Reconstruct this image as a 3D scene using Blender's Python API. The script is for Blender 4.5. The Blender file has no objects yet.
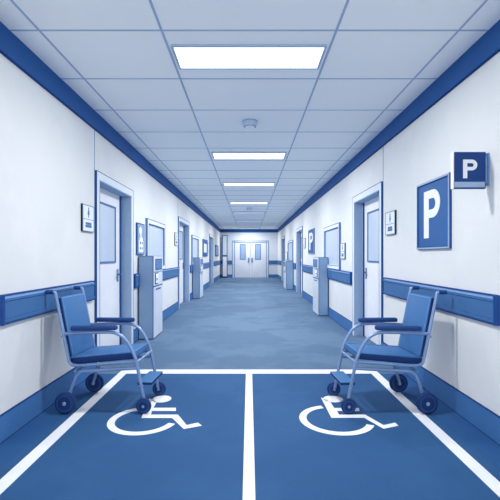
import bpy, bmesh, math
from mathutils import Vector, Matrix
C = bpy.context.scene.collection
R = math.radians

# ---------------------------------------------------------------- camera, world, light, exposure
cam_d = bpy.data.cameras.new('camera'); cam = bpy.data.objects.new('camera', cam_d); C.objects.link(cam)
cam.location = (0, 0, 1.25); cam.rotation_euler = (R(90), 0, 0)
cam_d.sensor_width = 36; cam_d.lens = 28.8; cam_d.shift_x = 0.002; cam_d.shift_y = 0.012
cam_d.clip_start = 0.05; cam_d.clip_end = 100
bpy.context.scene.camera = cam
w = bpy.data.worlds.new('world'); bpy.context.scene.world = w; w.use_nodes = True
bg = w.node_tree.nodes['Background']; bg.inputs[0].default_value = (1.0, 0.985, 0.95, 1); bg.inputs[1].default_value = 1.95
vs = bpy.context.scene.view_settings
vs.view_transform = 'Standard'; vs.look = 'None'; vs.gamma = 1; vs.use_curve_mapping = False; vs.exposure = 0.09
LAMP_W = 40.0          # watts of each ceiling panel
PANEL_E = 1.5          # glow of the diffusers

W = 1.667; H = 2.80; Y0 = -0.8; YE = 23.2
CEIL = H

# ---------------------------------------------------------------- materials
def lin(h):
    v = [int(h[i:i+2], 16)/255 for i in (0, 2, 4)]
    return tuple((c/12.92 if c <= .04045 else ((c+.055)/1.055)**2.4) for c in v) + (1,)
def mat(name, col, rough=.85, spec=.15, metal=0, var=0.0, scale=1.5, col2=None):
    m = bpy.data.materials.new(name); m.use_nodes = True
    nt = m.node_tree; b = nt.nodes['Principled BSDF']
    b.inputs['Roughness'].default_value = rough; b.inputs['Metallic'].default_value = metal
    b.inputs['Specular IOR Level'].default_value = spec
    c1 = lin(col); c2 = lin(col2) if col2 else tuple(min(1, c*(1+var)) for c in c1[:3]) + (1,)
    if var == 0 and not col2: var = .04; c2 = tuple(min(1, c*1.04) for c in c1[:3]) + (1,)
    tc = nt.nodes.new('ShaderNodeTexCoord'); n = nt.nodes.new('ShaderNodeTexNoise')
    n.inputs['Scale'].default_value = scale; n.inputs['Detail'].default_value = 6; n.inputs['Roughness'].default_value = .6
    r = nt.nodes.new('ShaderNodeValToRGB'); r.color_ramp.interpolation = 'LINEAR'
    r.color_ramp.elements[0].position = .46; r.color_ramp.elements[0].color = c1
    r.color_ramp.elements[1].position = .54; r.color_ramp.elements[1].color = c2
    nt.links.new(tc.outputs['Object'], n.inputs['Vector']); nt.links.new(n.outputs['Fac'], r.inputs['Fac'])
    nt.links.new(r.outputs['Color'], b.inputs['Base Color'])
    return m
def glow(name, col, e):
    m = mat(name, col); b = m.node_tree.nodes['Principled BSDF']
    b.inputs['Emission Color'].default_value = lin(col); b.inputs['Emission Strength'].default_value = e
    return m
M = dict(
    wall=mat('wall_paint', 'e6e9eb', .9, .1, col2='ebedee', scale=.7),
    endwall=mat('end_wall_paint', 'd0d9e6', .9, .1, col2='d8dfea', scale=.7),
    seam=mat('seam_line', '5a7fae'),
    ceil=mat('ceiling_tile', 'f6fafd', .95, .05, col2='f9fcfe', scale=.8),
    tbar=mat('ceiling_grid', 'a3b9d6'),
    band=mat('cornice_blue', '285a9a', .7, .2),
    base=mat('baseboard_blue', '4477b0', .7, .2),
    base_dk=mat('baseboard_edge', '1d4480'),
    floor_far=mat('floor_vinyl', '587493', .75, .12, col2='637e9c', scale=.9),
    floor_bay=mat('floor_bay_paint', '325b8b', .75, .08, col2='366090', scale=.9),
    floor_edge=mat('floor_margin', '315d92', .8, .12),
    white=mat('line_paint', 'f3f6fb', .8, .1),
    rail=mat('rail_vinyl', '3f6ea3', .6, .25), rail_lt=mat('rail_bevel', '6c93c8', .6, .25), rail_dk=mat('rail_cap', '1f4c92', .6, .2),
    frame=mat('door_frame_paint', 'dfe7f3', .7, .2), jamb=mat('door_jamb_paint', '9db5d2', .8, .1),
    leaf=mat('door_leaf_paint', 'eceff6', .8, .15), pane=mat('frosted_glass', 'c3d2e6', .35, .4),
    ink=mat('dark_edge', '2e568f', .8, .1), ink2=mat('grey_blue_edge', '5f82b0', .8, .1),
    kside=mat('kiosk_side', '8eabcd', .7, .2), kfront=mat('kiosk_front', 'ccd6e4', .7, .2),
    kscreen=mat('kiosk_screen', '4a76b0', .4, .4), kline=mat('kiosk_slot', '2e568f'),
    sign=mat('sign_blue', '2c60a0', .6, .2), sign_dk=mat('sign_navy', '1f4483', .6, .2), sign_w=mat('sign_white', 'f4f7fb', .6, .2),
    sign_lt=mat('sign_edge', '9fb6d6', .6, .2), pl_edge=mat('plaque_edge', '93abcc', .6, .2), plaque=mat('plaque_white', 'eef3fa', .6, .2),
    tube=mat('frame_tube', '7f9cc9', .32, .6, .25), seat=mat('seat_vinyl', '4375ad', .6, .25), seat_dk=mat('seat_vinyl_dark', '163a74', .6, .2),
    piping=mat('seat_piping', '5f8fcb', .5, .3), grip=mat('grip_rubber', '1c437f', .6, .3), tyre=mat('tyre_rubber', '17366a', .7, .25),
    wheel=mat('wheel_disc', '23498a', .6, .3), hub=mat('wheel_hub', '7fa0cc', .5, .3),
    panel=glow('light_diffuser', 'ffffff', PANEL_E), panel_dim=glow('dim_light_diffuser', 'd5e2f3', .35),
    det=mat('detector_plastic', 'b6c9e2', .6, .2), det_dk=mat('detector_edge', '5f82b0'),
    glass_end=mat('door_glass', '8fa9cc', .7, .2), end_leaf=mat('end_door_paint', 'd8dee8', .8, .15),
    poster_dk=mat('poster_blue', '86a2c8', .6, .2), fig=mat('poster_white', 'f2f5fa', .6, .1),
)

# ---------------------------------------------------------------- mesh builder
class MB:
    def __init__(s): s.v = []; s.f = []; s.m = []; s.sm = []
    def add(s, vs, fs, m=0, smooth=False):
        o = len(s.v); s.v += [Vector(p) for p in vs]
        for f in fs: s.f.append([o+i for i in f]); s.m.append(m); s.sm.append(smooth)
        return s
    def box(s, x0, x1, y0, y1, z0, z1, m=0):
        x0, x1 = min(x0, x1), max(x0, x1); y0, y1 = min(y0, y1), max(y0, y1); z0, z1 = min(z0, z1), max(z0, z1)
        P = [(x, y, z) for x in (x0, x1) for y in (y0, y1) for z in (z0, z1)]
        return s.add(P, [(0,1,3,2), (4,6,7,5), (0,4,5,1), (2,3,7,6), (0,2,6,4), (1,5,7,3)], m)
    def hexa(s, P, bev=0, m=0, smooth=True, segs=3, side=None):
        """P: 8 corners indexed x-y-z bitwise, bevelled"""
        bm = bmesh.new(); vv = [bm.verts.new(p) for p in P]
        for f in [(0,1,3,2), (4,6,7,5), (0,4,5,1), (2,3,7,6), (0,2,6,4), (1,5,7,3)]: bm.faces.new([vv[i] for i in f])
        if bev: bmesh.ops.bevel(bm, geom=list(bm.edges), offset=bev, segments=segs, profile=.5, affect='EDGES', clamp_overlap=True)
        bm.normal_update(); bm.verts.index_update(); o = len(s.v)
        s.v += [v.co.copy() for v in bm.verts]
        for f in bm.faces:
            s.f.append([o+v.index for v in f.verts]); s.sm.append(smooth)
            s.m.append(side[1] if side and side[0](f.normal) else m)
        bm.free(); return s
    def rbox(s, x0, x1, y0, y1, z0, z1, bev=.01, m=0, segs=2, smooth=False, side=None):
        return s.hexa([(x, y, z) for x in (min(x0,x1), max(x0,x1)) for y in (min(y0,y1), max(y0,y1)) for z in (min(z0,z1), max(z0,z1))], bev, m, smooth, segs, side)
    def tube(s, pts, r, n=12, m=0, corner=0.0):
        pts = [Vector(p) for p in pts]
        if corner:
            q = [pts[0]]
            for i in range(1, len(pts)-1):
                a, b, c = pts[i-1], pts[i], pts[i+1]
                d = min(corner, (a-b).length*.49, (c-b).length*.49)
                p0 = b+(a-b).normalized()*d; p1 = b+(c-b).normalized()*d
                for k in range(7):
                    t = k/6; q.append(p0*(1-t)**2+b*2*t*(1-t)+p1*t*t)
            q.append(pts[-1]); pts = q
        t0 = (pts[1]-pts[0]).normalized(); u = t0.orthogonal().normalized(); rings = []
        for i, p in enumerate(pts):
            t = ((pts[i+1]-p) if i == 0 else (p-pts[i-1]) if i == len(pts)-1 else (pts[i+1]-pts[i-1])).normalized()
            u = (u-t*u.dot(t)).normalized(); v = t.cross(u)
            rings.append([p+(u*math.cos(2*math.pi*k/n)+v*math.sin(2*math.pi*k/n))*r for k in range(n)])
        V = [p for rg in rings for p in rg]; F = []
        for i in range(len(rings)-1):
            for k in range(n): F.append((i*n+k, i*n+(k+1) % n, (i+1)*n+(k+1) % n, (i+1)*n+k))
        s.add(V, F, m, True); L = len(rings)-1
        s.add(rings[0], [tuple(range(n))[::-1]], m); s.add(rings[L], [tuple(range(n))], m); return s
    def lathe(s, c, axis, prof, n=28, m=0, smooth=False):
        """prof: (radius, along axis) pairs; axis 'y' or 'z'"""
        V = []; F = []
        for (r, a) in prof:
            for k in range(n):
                p = 2*math.pi*k/n; q = (r*math.cos(p), a, r*math.sin(p)) if axis == 'y' else (r*math.cos(p), r*math.sin(p), a)
                V.append(Vector(c)+Vector(q))
        for i in range(len(prof)-1):
            for k in range(n): F.append((i*n+k, i*n+(k+1) % n, (i+1)*n+(k+1) % n, (i+1)*n+k))
        L = (len(prof)-1)*n
        F.append(tuple(range(n))); F.append(tuple(L+k for k in range(n)))
        return s.add(V, F, m, smooth)
    def prism(s, poly, f, t, m=0):
        """poly of (a,b); f(a,b,d) -> point; extruded d 0..t"""
        n = len(poly); V = [f(a, b, 0) for a, b in poly]+[f(a, b, t) for a, b in poly]
        F = [tuple(range(n)), tuple(range(2*n-1, n-1, -1))]+[(i, (i+1) % n, n+(i+1) % n, n+i) for i in range(n)]
        return s.add(V, F, m)
    def frame(s, x0, x1, y0, y1, z0, z1, t, ax, m=0):
        """rectangular rim of width t around the box face normal to axis ax"""
        if ax == 'x':
            s.box(x0, x1, y0, y0+t, z0, z1, m); s.box(x0, x1, y1-t, y1, z0, z1, m)
            s.box(x0, x1, y0+t, y1-t, z0, z0+t, m); s.box(x0, x1, y0+t, y1-t, z1-t, z1, m)
        else:
            s.box(x0, x0+t, y0, y1, z0, z1, m); s.box(x1-t, x1, y0, y1, z0, z1, m)
            s.box(x0+t, x1-t, y0, y1, z0, z0+t, m); s.box(x0+t, x1-t, y0, y1, z1-t, z1, m)
        return s
    def build(s, name, mats, parent=None):
        if not isinstance(mats, (list, tuple)): mats = [mats]
        me = bpy.data.meshes.new(name); off = Vector((0, 0, 0)); p = parent
        if parent:
            while p.parent: p = p.parent
            off = Vector(p.location)
        elif not getattr(s, 'keep', False):
            lo = Vector([min(v[i] for v in s.v) for i in range(3)]); hi = Vector([max(v[i] for v in s.v) for i in range(3)])
            off = Vector(((lo.x+hi.x)/2, (lo.y+hi.y)/2, lo.z))
        me.from_pydata([tuple(v-off) for v in s.v], [], s.f)
        for mt in mats: me.materials.append(mt)
        for i, pl in enumerate(me.polygons): pl.material_index = min(s.m[i], len(mats)-1); pl.use_smooth = s.sm[i]
        bm = bmesh.new(); bm.from_mesh(me); bmesh.ops.recalc_face_normals(bm, faces=bm.faces); bm.to_mesh(me); bm.free()
        o = bpy.data.objects.new(name, me); C.objects.link(o)
        if parent: o.parent = parent
        else: o.location = off
        return o
def tag(o, label, cat, group=None):
    o['label'] = label; o['category'] = cat
    if group: o['group'] = group
    return o
def thing(name, loc, label, cat, group=None):
    o = bpy.data.objects.new(name, None); o.empty_display_size = .1; o.location = loc; C.objects.link(o)
    return tag(o, label, cat, group)
def struct_root(name, loc):
    o = bpy.data.objects.new(name, None); o.empty_display_size = .1; o.location = loc; C.objects.link(o); o['kind'] = 'structure'; return o
def struct(name, mb, mats):
    mb.keep = True; o = mb.build(name, mats); o['kind'] = 'structure'; return o
def copy_tree(o, parent=None):
    c = o.copy(); C.objects.link(c); c.parent = parent
    for ch in [k for k in bpy.data.objects if k.parent == o]: copy_tree(ch, c)
    return c
# wall-mounted box: side sd (-1 left, +1 right), along y, heights, distance d out of the wall
def wb(mb, sd, y0, y1, z0, z1, d0, d1, m=0): return mb.box(sd*(W-d0), sd*(W-d1), y0, y1, z0, z1, m)
def wframe(mb, sd, y0, y1, z0, z1, d0, d1, t, m=0):
    a, b = sorted((sd*(W-d0), sd*(W-d1))); return mb.frame(a, b, y0, y1, z0, z1, t, 'x', m)

# ---------------------------------------------------------------- setting
doors = {-1: [(4.33, 5.70), (9.39, 11.1), (16.75, 18.6)], 1: [(4.98, 6.37), (12.4, 14.0), (18.6, 20.3)]}
OT = 2.09; FW = .085; DEP = .13; WT = .25
b = MB(); b.box(-W-WT, W+WT, Y0, 4.245, -.1, 0, 1); b.box(-W-WT, W+WT, 4.245, YE+.2, -.1, 0, 0)
for sd in (-1, 1): b.box(sd*1.46, sd*W, Y0, 4.245, 0, .001, 2)  # separate blue strip along the foot of each wall
struct('floor', b, [M['floor_far'], M['floor_bay'], M['floor_edge']])

b = MB(); b.box(-W-WT, W+WT, Y0, YE+.2, CEIL, CEIL+.1, 0)
for x in (-1.44, -.6, .6, 1.44): b.box(x-.0085, x+.0085, Y0, YE, CEIL-.002, CEIL, 1)
k = -6
while 2.747+.75*k < YE:
    y = 2.747+.75*k
    if y > Y0: t = .006+.0009*max(y, 0); b.box(-W, W, y-t, y+t, CEIL-.0015, CEIL, 1)
    k += 1
struct('ceiling', b, [M['ceil'], M['tbar']])

for sd, nm in ((-1, 'left'), (1, 'right')):
    b = MB(); y = Y0
    for (a, c) in doors[sd]:
        a2, c2 = a+FW, c-FW
        wb(b, sd, y, a2, 0, H, 0, -WT); wb(b, sd, a2, c2, OT, H, 0, -WT); y = c2
    wb(b, sd, y, YE+.2, 0, H, 0, -WT)
    for (a, c) in doors[sd]:
        t = .005+.0006*a
        for q in ((a,) if a < 17 else ()): wb(b, sd, q-t-.012, q-.012, .18, H-.18, 0, .003, 1)
    struct('wall_'+nm, b, [M['wall'], M['seam']])
b = MB(); DX0, DX1, DT = -.963, 1.127, 2.13
b.box(-W, DX0+.12, YE, YE+.2, 0, H); b.box(DX1-.12, W, YE, YE+.2, 0, H); b.box(DX0+.12, DX1-.12, YE, YE+.2, DT-.06, H)
struct('wall_end', b, M['endwall'])

b = MB()
for sd in (-1, 1):
    wb(b, sd, Y0, YE, H-.185, H, 0, .025, 0); wb(b, sd, Y0, YE, H-.19, H-.185, 0, .026, 1)
b.box(-W+.025, W-.025, YE-.03, YE, H-.185, H, 0)
struct('trim_1', b, [M['band'], M['base_dk']])
for sd, nm in ((-1, 'left'), (1, 'right')):
    b = MB(); y = Y0
    for (a, c) in doors[sd]+[(YE, 0)]:
        wb(b, sd, y, a, 0, .18, 0, .014, 0); wb(b, sd, y, a, .18, .186, 0, .015, 1); wb(b, sd, y, a, 0, .006, .014, .018, 1); y = c
    struct('baseboard_'+nm, b, [M['base'], M['base_dk']])
b = MB(); b.box(-W+.014, DX0, YE-.014, YE, 0, .18, 0); b.box(DX1, W-.014, YE-.014, YE, 0, .18, 0)
struct('baseboard_end', b, M['base'])

# side doors
n = 0
for sd in (-1, 1):
    for (a, c) in doors[sd]:
        n += 1; L = .004+.0007*a
        root = struct_root('door_%d' % n, (sd*W, (a+c)/2, 0))
        f = MB(); a2, c2 = a+FW, c-FW; T = OT+FW
        wb(f, sd, a, a2, 0, T, 0, .02, 0); wb(f, sd, c2, c, 0, T, 0, .02, 0); wb(f, sd, a2, c2, OT, T, 0, .02, 0)
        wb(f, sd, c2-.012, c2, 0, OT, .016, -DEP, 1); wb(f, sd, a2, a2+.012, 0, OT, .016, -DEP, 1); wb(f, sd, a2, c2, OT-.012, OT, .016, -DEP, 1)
        wb(f, sd, a-L*.6, a+L*.5, 0, T+L*.5, 0, .0215, 2); wb(f, sd, c-L*.3, c+L, 0, T+L*.5, 0, .0215, 2); wb(f, sd, a, c, T-L*.3, T+L*.7, 0, .0215, 2)
        wb(f, sd, a2-L*.6, a2+.002, 0, OT, .02, .022, 2)
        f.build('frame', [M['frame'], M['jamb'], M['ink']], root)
        l = MB(); wb(l, sd, a2+.012, c2-.012, 0.008, OT-.012, -DEP, -DEP-.045, 0)
        wb(l, sd, c2-.06, c2-.012, .008, OT-.012, -DEP, -DEP+.025, 1)
        wb(l, sd, c2-.066, c2-.06, .008, OT-.012, -DEP, -DEP+.027, 2)
        lf = l.build('leaf', [M['leaf'], M['kside'], M['ink']], root)
        wy0, wy1, wz0, wz1 = c2-1.0, c2-.25, 1.16, 1.905
        p = MB(); wframe(p, sd, wy0, wy1, wz0, wz1, -DEP, -DEP+.014, .022, 1); wb(p, sd, wy0, wy1, wz0, wz1, -DEP, -DEP+.004, 0)
        p.build('window', [M['pane'], M['ink2']], lf)
        h = MB(); hy = c2-.15; X = sd*(W+DEP)
        wb(h, sd, hy-.028, hy+.028, .91, 1.06, -DEP, -DEP+.01, 0)
        h.tube([(X, hy, 1.0), (X-sd*.045, hy, 1.0), (X-sd*.045, hy-.10, 1.0)], .010, m=1, corner=.01)
        wframe(h, sd, hy-.034, hy+.034, .904, 1.066, -DEP, -DEP+.008, .008, 1)
        h.build('handle', [M['sign_lt'], M['ink']], lf)
# double door at the end
root = struct_root('door_7', ((DX0+DX1)/2, YE, 0))
f = MB(); y = YE
f.box(DX0, DX0+.12, y-.02, y+.1, 0, DT, 0); f.box(DX1-.12, DX1, y-.02, y+.1, 0, DT, 0); f.box(DX0+.12, DX1-.12, y-.02, y+.1, DT-.06, DT, 0)
for x in (DX0, DX1, DX0+.12, DX1-.12): f.box(x-.016, x+.016, y-.026, y-.02, 0, DT, 1)
for z in (DT, DT-.07): f.box(DX0, DX1, y-.026, y-.02, z-.014, z+.014, 1)
f.build('frame', [M['endwall'], M['ink2']], root)
cx = .08
for sg in (-1, 1):
    l = MB(); xa, xb = (DX0+.12, cx-.006) if sg < 0 else (cx+.006, DX1-.12)
    l.box(xa, xb, y+.01, y+.055, .01, DT-.06, 0); l.box(cx+sg*.006, cx+sg*.028, y+.004, y+.01, .01, DT-.06, 1)
    lf = l.build('leaf', [M['end_leaf'], M['ink2']], root)
    wx = cx+sg*.44; p = MB(); p.box(wx-.15, wx+.15, y+.004, y+.01, 1.06, 1.92, 0); p.frame(wx-.17, wx+.17, y-.004, y+.01, 1.04, 1.94, .04, 'y', 1)
    p.build('window', [M['glass_end'], M['ink2']], lf)
    h = MB(); hx = cx+sg*.10; h.box(hx-.04, hx+.04, y-.03, y+.01, .90, 1.14); h.box(hx-.02, hx+.02, y-.05, y-.03, .94, 1.10)
    h.build('handle', M['ink2'], lf)

# ward windows in the side walls
for i, (sd, y0, y1) in enumerate(((-1, 6.44, 7.80), (-1, 11.55, 13.0), (1, 7.26, 8.74), (1, 15.05, 16.9))):
    root = struct_root('window_%d' % (i+1), (sd*W, (y0+y1)/2, 1.0)); z0, z1 = 1.0, 1.855; L = .006+.0009*y0
    f = MB(); wframe(f, sd, y0, y1, z0, z1, 0, .035, .075, 0)
    wframe(f, sd, y0-L*.5, y1+L*.5, z0-L*.5, z1+L*.5, 0, .03, L, 1); wframe(f, sd, y0-L*.4, y1+L*.4, z0-L*.4, z1+L*.4, .03, .037, L, 1)
    wframe(f, sd, y0+.075-L*.6, y1-.075+L*.6, z0+.06, z1-.075+L*.6, .0, .038, L, 2)
    f.build('window_frame', [M['leaf'], M['ink2'], M['ink2']], root)
    p = MB(); wb(p, sd, y0+.07, y1-.07, z0+.07, z1-.07, 0, .01); p.build('pane', M['pane'], root)

# ---------------------------------------------------------------- floor markings
def flat(x0, x1, y0, y1): return MB().box(x0, x1, y0, y1, 0, .0015)
b = MB(); b.box(-1.39, 1.385, 4.25, 4.40, 0, .0015)
tag(b.build('painted_line', M['white']), 'white painted stripe running across the corridor floor at the head of both bays', 'floor marking')
for x0, x1, lb in ((-1.39, -1.303, 'white painted stripe along the floor under the left wheelchair'),
                   (-.033, .033, 'white painted stripe down the middle of the floor between the two bays'),
                   (1.298, 1.385, 'white painted stripe along the floor under the right wheelchair')):
    tag(flat(x0, x1, -1.5, 4.25).build('painted_line', M['white']), lb, 'floor marking', 'painted bay lines running along the corridor')
def logo(name, poly, head, hr, cen, r, th, a0, a1, label):
    root = thing(name, (cen[0], cen[1], 0), label, 'floor marking', 'painted wheelchair symbols')
    fl = lambda a, c, d: (a, c, d)
    m = MB(); m.prism(poly, fl, .002); m.build('figure', M['white'], root)
    m = MB(); N = 48; P = []
    for k in range(N+1):
        t = a0+(a1-a0)*k/N; P.append((cen[0]+r*math.cos(t), cen[1]+r*math.sin(t)))
    for k in range(N+1):
        t = a1+(a0-a1)*k/N; P.append((cen[0]+(r-th)*math.cos(t), cen[1]+(r-th)*math.sin(t)))
    V = []
    for z in (0, .002): V += [(x, y, z) for x, y in P]
    n2 = len(P); F = []
    for k in range(N): F += [(k, k+1, n2-2-k, n2-1-k), (n2+k, n2+k+1, 2*n2-2-k, 2*n2-1-k)]
    F += [(i, (i+1) % n2, n2+(i+1) % n2, n2+i) for i in range(n2)]
    m.add(V, F); m.build('ring', M['white'], root)
    m = MB(); m.prism([(head[0]+hr[0]*math.cos(t*math.pi/16), head[1]+hr[1]*math.sin(t*math.pi/16)) for t in range(32)], fl, .002)
    m.build('head', M['white'], root)
PL = [(-0.875, 3.509), (-0.79, 3.425), (-0.786, 3.291), (-0.601, 3.291), (-0.589, 3.225), (-0.783, 3.225), (-0.771, 3.149), (-0.56, 3.149), (-0.46, 2.953), (-0.383, 2.996), (-0.347, 2.945), (-0.471, 2.889), (-0.593, 3.085), (-0.83, 3.085)]
PR = [(0.635, 3.531), (0.695, 3.425), (0.7, 3.286), (0.902, 3.286), (0.891, 3.225), (0.708, 3.225), (0.709, 3.149), (0.913, 3.149), (0.994, 2.953), (1.094, 2.996), (1.1, 2.945), (0.974, 2.893), (0.889, 3.089), (0.636, 3.089)]
logo('wheelchair_symbol', PL, (-.762, 3.495), (.082, .085), (-.804, 3.05), .264, .055, R(118), R(344), 'white wheelchair symbol painted on the floor beside the left wheelchair')
logo('wheelchair_symbol', PR, (.735, 3.495), (.085, .08), (.668, 3.065), .281, .055, R(104), R(335), 'white wheelchair symbol painted on the floor beside the right wheelchair')

# ---------------------------------------------------------------- crash rails
def rail(sd, y0, y1, label, big=True):
    root = thing('handrail', (sd*W, (y0+y1)/2, .79), label, 'handrail', 'blue wall handrails')
    z0, z1, d = .79, .985, .037
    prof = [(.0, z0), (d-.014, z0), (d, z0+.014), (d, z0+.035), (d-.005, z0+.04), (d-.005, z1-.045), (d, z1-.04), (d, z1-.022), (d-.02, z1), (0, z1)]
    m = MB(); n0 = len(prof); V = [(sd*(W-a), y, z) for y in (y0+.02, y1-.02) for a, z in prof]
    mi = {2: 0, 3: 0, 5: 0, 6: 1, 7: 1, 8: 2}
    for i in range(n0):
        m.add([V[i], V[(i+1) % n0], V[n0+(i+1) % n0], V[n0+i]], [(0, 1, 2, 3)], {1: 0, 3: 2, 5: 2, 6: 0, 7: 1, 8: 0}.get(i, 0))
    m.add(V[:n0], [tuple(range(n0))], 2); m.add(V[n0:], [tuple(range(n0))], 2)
    t = .0035+.0005*y0
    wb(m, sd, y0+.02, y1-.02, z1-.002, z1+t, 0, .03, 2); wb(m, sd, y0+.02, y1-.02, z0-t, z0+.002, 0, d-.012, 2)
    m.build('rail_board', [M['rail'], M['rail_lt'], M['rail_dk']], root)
    for e0, e1 in ((y0, y0+.022), (y1-.022, y1)):
        c = MB(); c.rbox(sd*W, sd*(W-d-.004), e0, e1, z0-.004, z1+.004, .006); c.build('end_cap', M['rail_dk'], root)
rail(-1, 2.65, 4.25, 'thick blue handrail on the left wall behind the left wheelchair')
rail(-1, 5.74, 5.96, 'very short blue handrail piece between the first left door and the left front kiosk')
rail(-1, 6.60, 9.33, 'blue handrail on the left wall from the left front kiosk to the second left door')
rail(-1, 11.14, 11.66, 'very short blue handrail piece between the second left door and the far left kiosk')
rail(-1, 12.52, 16.68, 'blue handrail on the left wall from the far left kiosk to the third left door')
rail(-1, 18.7, YE-.06, 'short blue handrail on the left wall closest to the end doors')
rail(1, 2.65, 4.88, 'thick blue handrail on the right wall behind the right wheelchair')
rail(1, 6.44, 8.31, 'blue handrail on the right wall between the first right door and the right front kiosk')
rail(1, 9.06, 12.3, 'blue handrail on the right wall under the small distant parking poster')
rail(1, 14.1, 14.88, 'very short blue handrail piece between the second right door and the far right kiosk')
rail(1, 16.02, 18.5, 'blue handrail on the right wall from the far right kiosk to the third right door')
rail(1, 20.4, YE-.06, 'short blue handrail on the right wall closest to the end doors')
for x0, x1, lb in ((-W+.05, DX0-.005, 'blue handrail on the end wall left of the double doors'), (DX1+.005, W-.05, 'blue handrail on the end wall right of the double doors')):
    m = MB(); m.rbox(x0, x1, YE-.05, YE, .80, .98, .012); m.box(x0, x1, YE-.052, YE, .975, .99, 1); m.box(x0, x1, YE-.052, YE, .79, .80, 1)
    tag(m.build('handrail', [M['rail'], M['rail_dk']]), lb, 'handrail', 'blue wall handrails')

# ---------------------------------------------------------------- ceiling lights and detectors
def light(y0, y1, label, on=True, s=1.0):
    hx = .555*s
    root = thing('ceiling_light', (0, (y0+y1)/2, CEIL-.02), label, 'ceiling light', 'ceiling light panels')
    f = MB(); f.frame(-hx-.014, hx+.014, y0-.014, y1+.014, CEIL-.014, CEIL-.003, .018, 'z', 0) if False else None
    for (a, c, d, e) in ((-hx-.016, hx+.016, y0-.016, y0), (-hx-.016, hx+.016, y1, y1+.016), (-hx-.016, -hx, y0, y1), (hx, hx+.016, y0, y1)):
        f.box(a, c, d, e, CEIL-.017, CEIL, 0)
    f.build('frame', M['tbar'] if on else M['ink2'], root)
    d = MB(); d.rbox(-hx, hx, y0, y1, CEIL-.0155, CEIL, .003, smooth=False); d.build('diffuser', M['panel'] if on else M['panel_dim'], root)
    if True:
        ld = bpy.data.lights.new('panel_lamp', 'AREA'); ld.shape = 'RECTANGLE'; ld.size = .24; ld.size_y = .14; ld.energy = LAMP_W*(1 if y0 < 5 else 1.22 if on else 1.4); ld.color = (1, .985, .95)
        lo = bpy.data.objects.new('panel_lamp', ld); C.objects.link(lo); lo.parent = root; lo.location = (0, 0, -.004)
light(2.943, 3.27, 'large bright ceiling light panel nearest in the corridor')
light(5.965, 6.33, 'second bright ceiling light panel, just beyond the near smoke detector', s=.975)
light(8.42, 8.73, 'third bright ceiling light panel, a thin strip beyond the second', s=.96)
light(11.46, 11.78, 'fourth lit ceiling panel, just before the far smoke detector', s=.96)
light(14.05, 14.4, 'dim ceiling light panel just beyond the far smoke detector', False)
light(17.3, 17.65, 'dim ceiling light panel in the middle of the far ceiling', False)
light(21.9, 22.3, 'dim ceiling light panel nearest the end doors', False)
for y, lb in ((4.6, 'round smoke detector on the ceiling between the two nearest light panels'), (12.85, 'small distant round smoke detector beyond the fourth ceiling light')):
    root = thing('smoke_detector', (.01, y, CEIL-.07), lb, 'smoke detector', 'ceiling smoke detectors')
    m = MB(); m.lathe((.01, y, CEIL), 'z', [(.084, 0), (.084, -.03), (.078, -.045), (.066, -.066)], m=0)
    m.lathe((.01, y, CEIL-.001), 'z', [(.0865, 0), (.0865, -.006)], m=1); m.build('housing', [M['det'], M['det_dk']], root)
    m = MB(); m.lathe((.01, y, CEIL-.06), 'z', [(.058, 0), (.055, -.012)]); m.build('cover', M['fig'], root)
    m = MB(); m.lathe((.01, y, CEIL-.06), 'z', [(.068, 0), (.068, -.007)]); m.build('ring', M['det_dk'], root)

# ---------------------------------------------------------------- kiosks
def kiosk(sd, y0, y1, out, h, label):
    root = thing('kiosk', (sd*(W-out/2), (y0+y1)/2, 0), label, 'kiosk', 'corridor kiosks')
    t = .004+.0006*y0; F = out+.02
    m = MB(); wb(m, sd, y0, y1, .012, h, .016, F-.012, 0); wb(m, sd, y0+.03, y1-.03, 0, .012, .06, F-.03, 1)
    for yy in (y0, y1): wb(m, sd, yy-t*.6, yy+t*.6, .012, h, F-.012-t*.6, F-.012+t*.2, 1)
    for zz in (.012, h): wb(m, sd, y0-t*.4, y0+t*.4, zz-t*.5, zz+t*.5, .016, F-.012, 1)
    wb(m, sd, y0, y1, h-t*.3, h+t*.5, F-.02-t, F-.02, 1); wb(m, sd, y0-t*.4, y0+t, .012, h, .016, .016+t, 1)
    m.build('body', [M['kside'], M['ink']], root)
    w_ = y1-y0
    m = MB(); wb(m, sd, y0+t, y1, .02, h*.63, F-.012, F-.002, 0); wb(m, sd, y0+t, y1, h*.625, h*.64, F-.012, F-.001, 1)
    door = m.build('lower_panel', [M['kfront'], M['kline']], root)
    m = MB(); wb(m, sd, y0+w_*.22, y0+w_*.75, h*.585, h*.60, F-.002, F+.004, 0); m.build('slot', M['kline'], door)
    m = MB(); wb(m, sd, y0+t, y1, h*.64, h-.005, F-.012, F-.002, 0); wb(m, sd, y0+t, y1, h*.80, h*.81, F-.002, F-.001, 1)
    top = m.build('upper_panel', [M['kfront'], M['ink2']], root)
    m = MB(); wb(m, sd, y0+w_*.2, y0+w_*.85, h*.84, h*.955, F-.002, F+.004, 0); wframe(m, sd, y0+w_*.17, y0+w_*.88, h*.83, h*.965, F-.002, F+.006, .012, 1)
    m.build('screen', [M['kscreen'], M['kline']], top)
    m = MB(); wb(m, sd, y0+w_*.15, y0+w_*.42, h*.67, h*.785, F-.002, F+.012, 0); wframe(m, sd, y0+w_*.13, y0+w_*.44, h*.66, h*.795, F-.002, F+.009, .014, 1)
    wb(m, sd, y0+w_*.2, y0+w_*.3, h*.70, h*.73, F+.012, F+.014, 1)
    m.build('dispenser', [M['plaque'], M['kline']], top)
kiosk(-1, 5.98, 6.58, .225, 1.25, 'tall blue kiosk with small screen standing by the left wall beside the first left door')
kiosk(-1, 11.68, 12.5, .215, 1.2, 'smaller far blue kiosk standing by the left wall beyond the second left door')
kiosk(1, 8.33, 9.04, .205, 1.22, 'tall blue kiosk with small screen standing by the right wall below a window')
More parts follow.
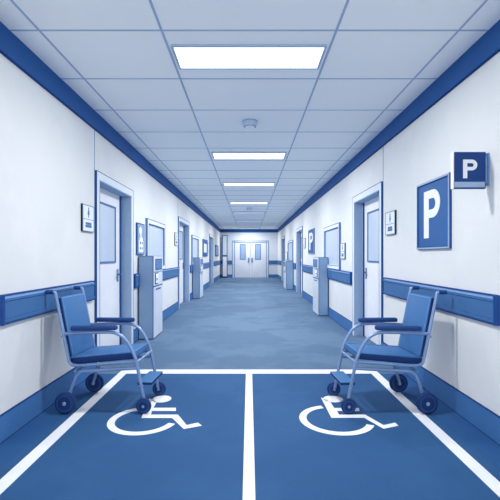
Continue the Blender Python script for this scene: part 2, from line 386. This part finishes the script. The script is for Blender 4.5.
kiosk(1, 14.9, 16.0, .27, 1.05, 'low far blue kiosk standing by the right wall beyond the small parking poster')

# ---------------------------------------------------------------- signs, plaques, posters
def arc(cx, cz, rx, rz, a0, a1, n=20): return [(cx+rx*math.cos(a0+(a1-a0)*k/n), cz+rz*math.sin(a0+(a1-a0)*k/n)) for k in range(n+1)]
def letter_p(m, f, w_, h_, st, t, mi=0):
    """letter P of width w_, height h_, stroke st with its lower left at (0,0)"""
    m.prism([(0, 0), (st, 0), (st, h_), (0, h_)], f, t, mi)
    bh = h_*.58; rz = bh/2; cz = h_-rz; cxx = w_-rz
    O = [(st, h_), (cxx, h_)]+arc(cxx, cz, rz, rz, math.pi/2, -math.pi/2)[1:]+[(st, h_-bh)]
    ri = rz-st*.85
    I = [(st, h_-st*.85), (cxx, h_-st*.85)]+arc(cxx, cz, ri, ri, math.pi/2, -math.pi/2)[1:]+[(st, h_-bh+st*.85)]
    for k in range(len(O)-1): m.prism([O[k], O[k+1], I[k+1], I[k]], f, t, mi)
def parking_board(y0, y1, z0, z1, label, line, wr=.50):
    root = thing('parking_sign', (W, (y0+y1)/2, z0), label, 'sign', 'parking signs')
    m = MB(); wb(m, 1, y0+.01, y1-.01, z0+.01, z1-.01, 0, .016); m.build('board', M['sign'], root)
    m = MB(); wframe(m, 1, y0, y1, z0, z1, 0, .025, line*2.4, 0); wframe(m, 1, y0-line*.5, y1+line*.5, z0-line*.5, z1+line*.5, 0, .019, line, 1)
    wframe(m, 1, y0+line*2, y1-line*2, z0+line*2, z1-line*2, .015, .026, line, 1); m.build('frame', [M['sign_lt'], M['ink']], root)
    hh = (z1-z0)*.70; ww = (y1-y0)*wr
    # on the right wall the reader's left is +y
    f = lambda a, c, d: (W-.016-d, (y0+y1)/2+ww/2+.005-a, z0+(z1-z0)*.16+c)
    bw = hh*.66; g = lambda a, c, d: f(a*ww/bw, c, d)
    m = MB(); letter_p(m, g, bw, hh, bw*.31, .004); m.build('letter', M['sign_w'], root)
parking_board(3.29, 3.92, 1.315, 1.935, 'large blue wall sign with a white letter P above the right handrail', .007)
parking_board(10.15, 11.1, 1.31, 1.96, 'small distant blue wall poster with a white letter P beyond the right front kiosk', .010, .66)
# flag sign
root = thing('parking_sign', (1.53, 2.79, 1.72), 'small square navy sign with a white P sticking out from the right wall, top right', 'sign', 'parking signs')
y = 2.78
m = MB(); m.box(1.425, 1.64, y, y+.024, 1.724, 1.968, 0); m.frame(1.42, 1.645, y-.001, y+.026, 1.719, 1.973, .006, 'y', 1)
m.box(1.416, 1.424, y-.002, y+.028, 1.719, 1.973, 2); m.build('board', [M['sign_dk'], M['ink'], M['sign_w']], root)
m = MB(); m.box(1.427, 1.638, y-.003, y, 1.727, 1.765, 0); m.build('lower_strip', M['sign_lt'], root)
f = lambda a, c, d: (1.487+a, y-d, 1.79+c)
m = MB(); letter_p(m, f, .098, .130, .029, .003); m.build('letter', M['sign_w'], root)
m = MB(); m.box(1.64, W, y+.004, y+.03, 1.76, 1.95, 0); m.box(1.655, W, y-.01, y+.045, 1.745, 1.965, 1); m.build('bracket', [M['sign_lt'], M['rail_lt']], root)

def plaque(sd, y0, y1, z0, z1, label, kind='door', detail=True):
    root = thing('door_sign' if kind == 'door' else 'notice', (sd*W, (y0+y1)/2, z0), label, 'sign', 'small wall plaques')
    L = .004+.0006*y0; zm = z0+(z1-z0)*.46
    m = MB(); wb(m, sd, y0, y1, z0, z1, 0, .018, 0); wframe(m, sd, y0, y1, z0, z1, 0, .022, L*1.4, 1)
    wb(m, sd, y0, y1, zm-L*.5, zm+L*.5, .018, .0205, 1) if detail else None
    m.build('plate', [M['plaque'], M['pl_edge']], root)
    if not detail: return
    yc = (y0+y1)/2; s = (z1-z0); m = MB()
    f = lambda a, c, d: (sd*(W-.018-d), yc+a, zm+c)
    m.prism(arc(0, s*.42, s*.035, s*.035, 0, 2*math.pi, 12)[:-1], f, .003)
    m.prism([(-s*.03, s*.38), (s*.03, s*.38), (s*.085, s*.2), (s*.03, s*.16), (s*.02, s*.07), (-s*.02, s*.07), (-s*.03, s*.16), (-s*.085, s*.2)], f, .003)
    m.build('figure', M['ink2'], root)
    m = MB()
    for q, ww in ((.30, .32), (.20, .34)): m.add(*(lambda A: (A, [(0,1,3,2), (4,6,7,5), (0,4,5,1), (2,3,7,6), (0,2,6,4), (1,5,7,3)]))([(sd*(W-a), yc+bb, z0+cc) for a in (.018, .021) for bb in (-s*ww*.8, s*ww*.8) for cc in (s*q-.012, s*q+.012)]))
    m.build('text_lines', M['ink2'], root)
plaque(-1, 3.965, 4.255, 1.50, 1.772, 'small square figure plaque on the left wall just before the first left door')
plaque(1, 4.52, 4.83, 1.50, 1.77, 'small square figure plaque on the right wall just before the first right door')
plaque(-1, 8.93, 9.28, 1.49, 1.78, 'distant figure plaque on the left wall before the second left door')
plaque(1, 11.75, 12.25, 1.49, 1.78, 'distant figure plaque on the right wall before the second right door')
plaque(-1, 16.0, 16.5, 1.45, 1.78, 'tiny distant plaque on the left wall before the third left door', detail=False)
plaque(1, 6.89, 7.2, 1.20, 1.475, 'small notice plaque on the right wall between the first right door and the window', 'notice')
plaque(1, 17.3, 18.1, 1.08, 1.42, 'tiny low plaque on the right wall beyond the far right kiosk', 'notice', False)
# pictogram poster by the left front kiosk
root = thing('poster', (-W, 6.12, 1.27), 'narrow blue poster with white pictograms above the left front kiosk', 'poster')
m = MB(); wb(m, -1, 5.90, 6.28, 1.28, 1.735, 0, .02, 0); wframe(m, -1, 5.89, 6.29, 1.27, 1.745, 0, .024, .014, 1); m.build('sheet', [M['poster_dk'], M['ink']], root)
m = MB(); f = lambda a, c, d: (-W+.02+d, 6.09+a, 1.41+c)
m.prism(arc(-.02, .22, .07, .06, 0, 2*math.pi, 14)[:-1], f, .003)
for (a, c, p, q) in ((-.03, .16, .04, .11), (-.10, -.1, .13, .08), (-.07, .08, .1, .12)): m.prism([(a, c), (p, c), (p, q), (a, q)], f, .003)
m.build('pictogram', M['fig'], root)
m = MB(); m.prism(arc(-.03, .04, .025, .025, 0, 2*math.pi, 10)[:-1], lambda a, c, d: (-W+.023+d, 6.09+a, 1.41+c), .002)
m.build('pictogram_detail', M['sign'], root)
for (a, c) in ((-.06, -.06), (.04, -.06), (.04, .02)):
    m = MB(); m.prism([(a, c), (a+.05, c), (a+.05, c+.035), (a, c+.035)], lambda a, c, d: (-W+.023+d, 6.09+a, 1.41+c), .002)
    m.build('pictogram_detail', M['sign'], root)
root = thing('picture_frame', (-W, 15.0, 1.24), 'picture with thick blue frame and pale centre on the far left wall', 'picture')
m = MB(); wframe(m, -1, 14.3, 15.76, 1.24, 1.86, 0, .04, .14, 0); m.build('frame', M['sign'], root)
m = MB(); wb(m, -1, 14.4, 15.66, 1.30, 1.80, 0, .02); m.build('sheet', M['plaque'], root)
root = thing('poster', (-W, 20.55, 1.24), 'plain blue poster on the left wall close to the end doors', 'poster')
m = MB(); wb(m, -1, 19.62, 21.48, 1.26, 1.78, 0, .03, 0); m.build('sheet', M['poster_dk'], root)
m = MB(); wframe(m, -1, 19.6, 21.5, 1.24, 1.80, 0, .036, .04, 0); m.build('frame', M['ink'], root)

# ---------------------------------------------------------------- tall locker in the far corner
root = thing('locker', (-1.37, 22.85, 0), 'very tall narrow white locker with blue edges in the far left corner', 'locker')
x0, x1, y0 = -1.52, -1.235, 22.75
m = MB(); m.box(x0, x1, y0, y0+.3, .05, 2.42, 0); m.frame(x0-.012, x1+.012, y0-.008, y0+.02, .05, 2.44, .04, 'y', 1); m.box(x0, x1, y0-.01, y0+.01, 1.22, 1.30, 1); m.build('body', [M['endwall'], M['sign']], root)
for a, c in ((.10, 1.2), (1.32, 2.38)):
    m = MB(); m.box(x0+.035, x1-.035, y0-.014, y0, a, c); m.build('door', M['leaf'] if a < 1 else M['endwall'], root)
for x in (x0+.04, x1-.04):
    for yy in (y0+.04, y0+.26):
        m = MB(); m.box(x-.04, x+.04, yy-.04, yy+.04, 0, .05); m.build('foot', M['ink'], root)

# ---------------------------------------------------------------- wheelchairs
def wheelchair():
    root = thing('wheelchair', (0, 0, 0), 'blue wheelchair with padded armrests facing the corridor middle, parked at the left wall', 'wheelchair', 'two parked wheelchairs')
    TR = .0132
    def wheel(name, x, yy, r, tw, hubr):
        m = MB(); m.lathe((x, yy, r), 'y', [(r*.86, -tw*.5), (r*.97, -tw*.38), (r, -tw*.15), (r, tw*.15), (r*.97, tw*.38), (r*.86, tw*.5)], smooth=True)
        wh = m.build(name, [M['tyre']], root)
        m = MB(); m.lathe((x, yy, r), 'y', [(r*.80, -tw*.56), (r*.80, tw*.56)], m=0)
        for sg in (-1, 1): m.lathe((x, yy+sg*tw*.58, r), 'y', [(r*.62, -.0012), (r*.62, .0012)], m=1)
        m.build('wheel_disc', [M['wheel'], M['tyre']], wh)
        m = MB(); m.lathe((x, yy, r), 'y', [(hubr*.8, -tw*.75), (hubr, -tw*.6), (hubr, tw*.6), (hubr*.8, tw*.75)]); m.build('hub', M['hub'], wh)
    # seat
    sw0, sw1 = .216, .176
    P = []
    for (x, zz, hw) in ((.0, .43, sw0-.014), (.53, .477, sw1-.004)):
        for sy in (-1, 1):
            for zo in (-.06, 0): P.append((x, sy*hw, zz+zo))
    m = MB(); m.hexa(P, .014, 0, True, 3, side=(lambda nn: abs(nn.y) > .75 or nn.z < -.5, 1)); seat = m.build('seat', [M['seat'], M['seat_dk']], root)  # side and bottom faces coloured darker than the top
    m = MB()
    m.tube([(.01, -sw0+.018, .432), (.524, -sw1+.006, .478), (.53, sw1-.008, .478)], .004, 8, corner=.015)
    m.build('piping', M['piping'], seat)
    # backrest
    bx = lambda z: .012-.108*(z-.41)/.54
    P = []
    for dx in (-.014, .022):
        for sy in (-1, 1):
            for zz in (.43, .915): P.append((bx(zz)+dx, sy*(.192 if zz > .5 else .198), zz))
    m = MB(); m.hexa(P, .012, 0, True, 3, side=(lambda nn: abs(nn.y) > .8, 1)); bk = m.build('backrest', [M['seat'], M['seat_dk']], root)  # side faces coloured darker than the front
    m = MB(); hw = .184
    m.tube([(bx(.46)+.02, -hw, .46), (bx(.905)+.02, -hw+.004, .905), (bx(.905)+.02, hw-.004, .905), (bx(.46)+.02, hw, .46)], .004, 8, corner=.02)
    m.build('piping', M['piping'], bk)
    for sg in (-1, 1):
        Yb = sg*.222; Yf = sg*.180
        yy = lambda x: Yb+(Yf-Yb)*max(0, min(1, x/.6))
        # back post turning into the seat rail
        m = MB(); m.tube([(bx(.955)-.044, Yb, .958), (bx(.955)-.006, Yb, .958), (bx(.40)+.004, Yb, .378), (.10, yy(.1), .372), (.555, yy(.55), .405)], TR, corner=.045)
        m.build('back_post', M['tube'], root)
        m = MB(); m.tube([(bx(.955)-.079, Yb, .958), (bx(.955)-.018, Yb, .958)], .0175, 12); m.build('push_handle', M['grip'], root)
        # arm tube running down as front leg
        m = MB(); m.tube([(bx(.62), Yb, .625), (.20, yy(.2), .638), (.425, yy(.4), .640), (.535, yy(.53), .47), (.615, Yf, .075)], TR, corner=.13)
        m.build('front_leg', M['tube'], root)
        m = MB(); a0, a1 = .03, .395
        m.hexa([(x, yy(x)+s2*.026, z_+(x*.015)) for x in (a0, a1) for s2 in (-1, 1) for z_ in (.650, .688)], .014, 0, True, 3); m.build('armrest', M['grip'], root)
        # rear leg
        m = MB(); m.tube([(.563, yy(.56), .352), (.09, yy(.09), .325), (.035, Yb, .20), (.0, Yb, .085)], TR, corner=.05); m.build('rear_leg', M['tube'], root)
        wheel('rear_wheel', 0, Yb-sg*.0+sg*.032, .085, .036, .016)
        wheel('front_wheel', .617, Yf+sg*.028, .06, .03, .011)
        for nm, x, yv, z_, r_ in (('rear_axle', 0, Yb, .085, .008), ('front_axle', .617, Yf, .06, .007)):
            m = MB(); m.tube([(x, yv-.012*sg, z_), (x, yv+.03*sg, z_)], r_, 10); m.build(nm, M['hub'], root)
    for nm, pts in (('front_crossbar', [(.552, -.183, .40), (.552, .183, .40)]), ('rear_crossbar', [(.06, -.218, .325), (.06, .218, .325)]), ('footrest_bar', [(.588, -.18, .204), (.588, .18, .204)]), ('back_crossbar', [(bx(.6)-.02, -.222, .60), (bx(.6)-.02, .222, .60)])):
        m = MB(); m.tube(pts, .0095, 10); m.build(nm, M['tube'], root)
    m = MB(); m.rbox(.545, .665, -.158, .158, .208, .232, .006, 0, 2, False, side=(lambda nn: abs(nn.z) < .5, 1)); m.build('footrest', [M['seat'], M['seat_dk']], root)  # plate edges coloured darker than its top
    return root
wc = wheelchair()
wc2 = copy_tree(wc)
wc2['label'] = 'blue wheelchair with padded armrests facing the corridor middle, parked at the right wall'
wc.location = (-1.435, 3.42, .0022); wc.rotation_euler = (0, 0, R(-4))
wc2.location = (1.388, 3.415, .0022); wc2.rotation_euler = (0, 0, R(180+4))
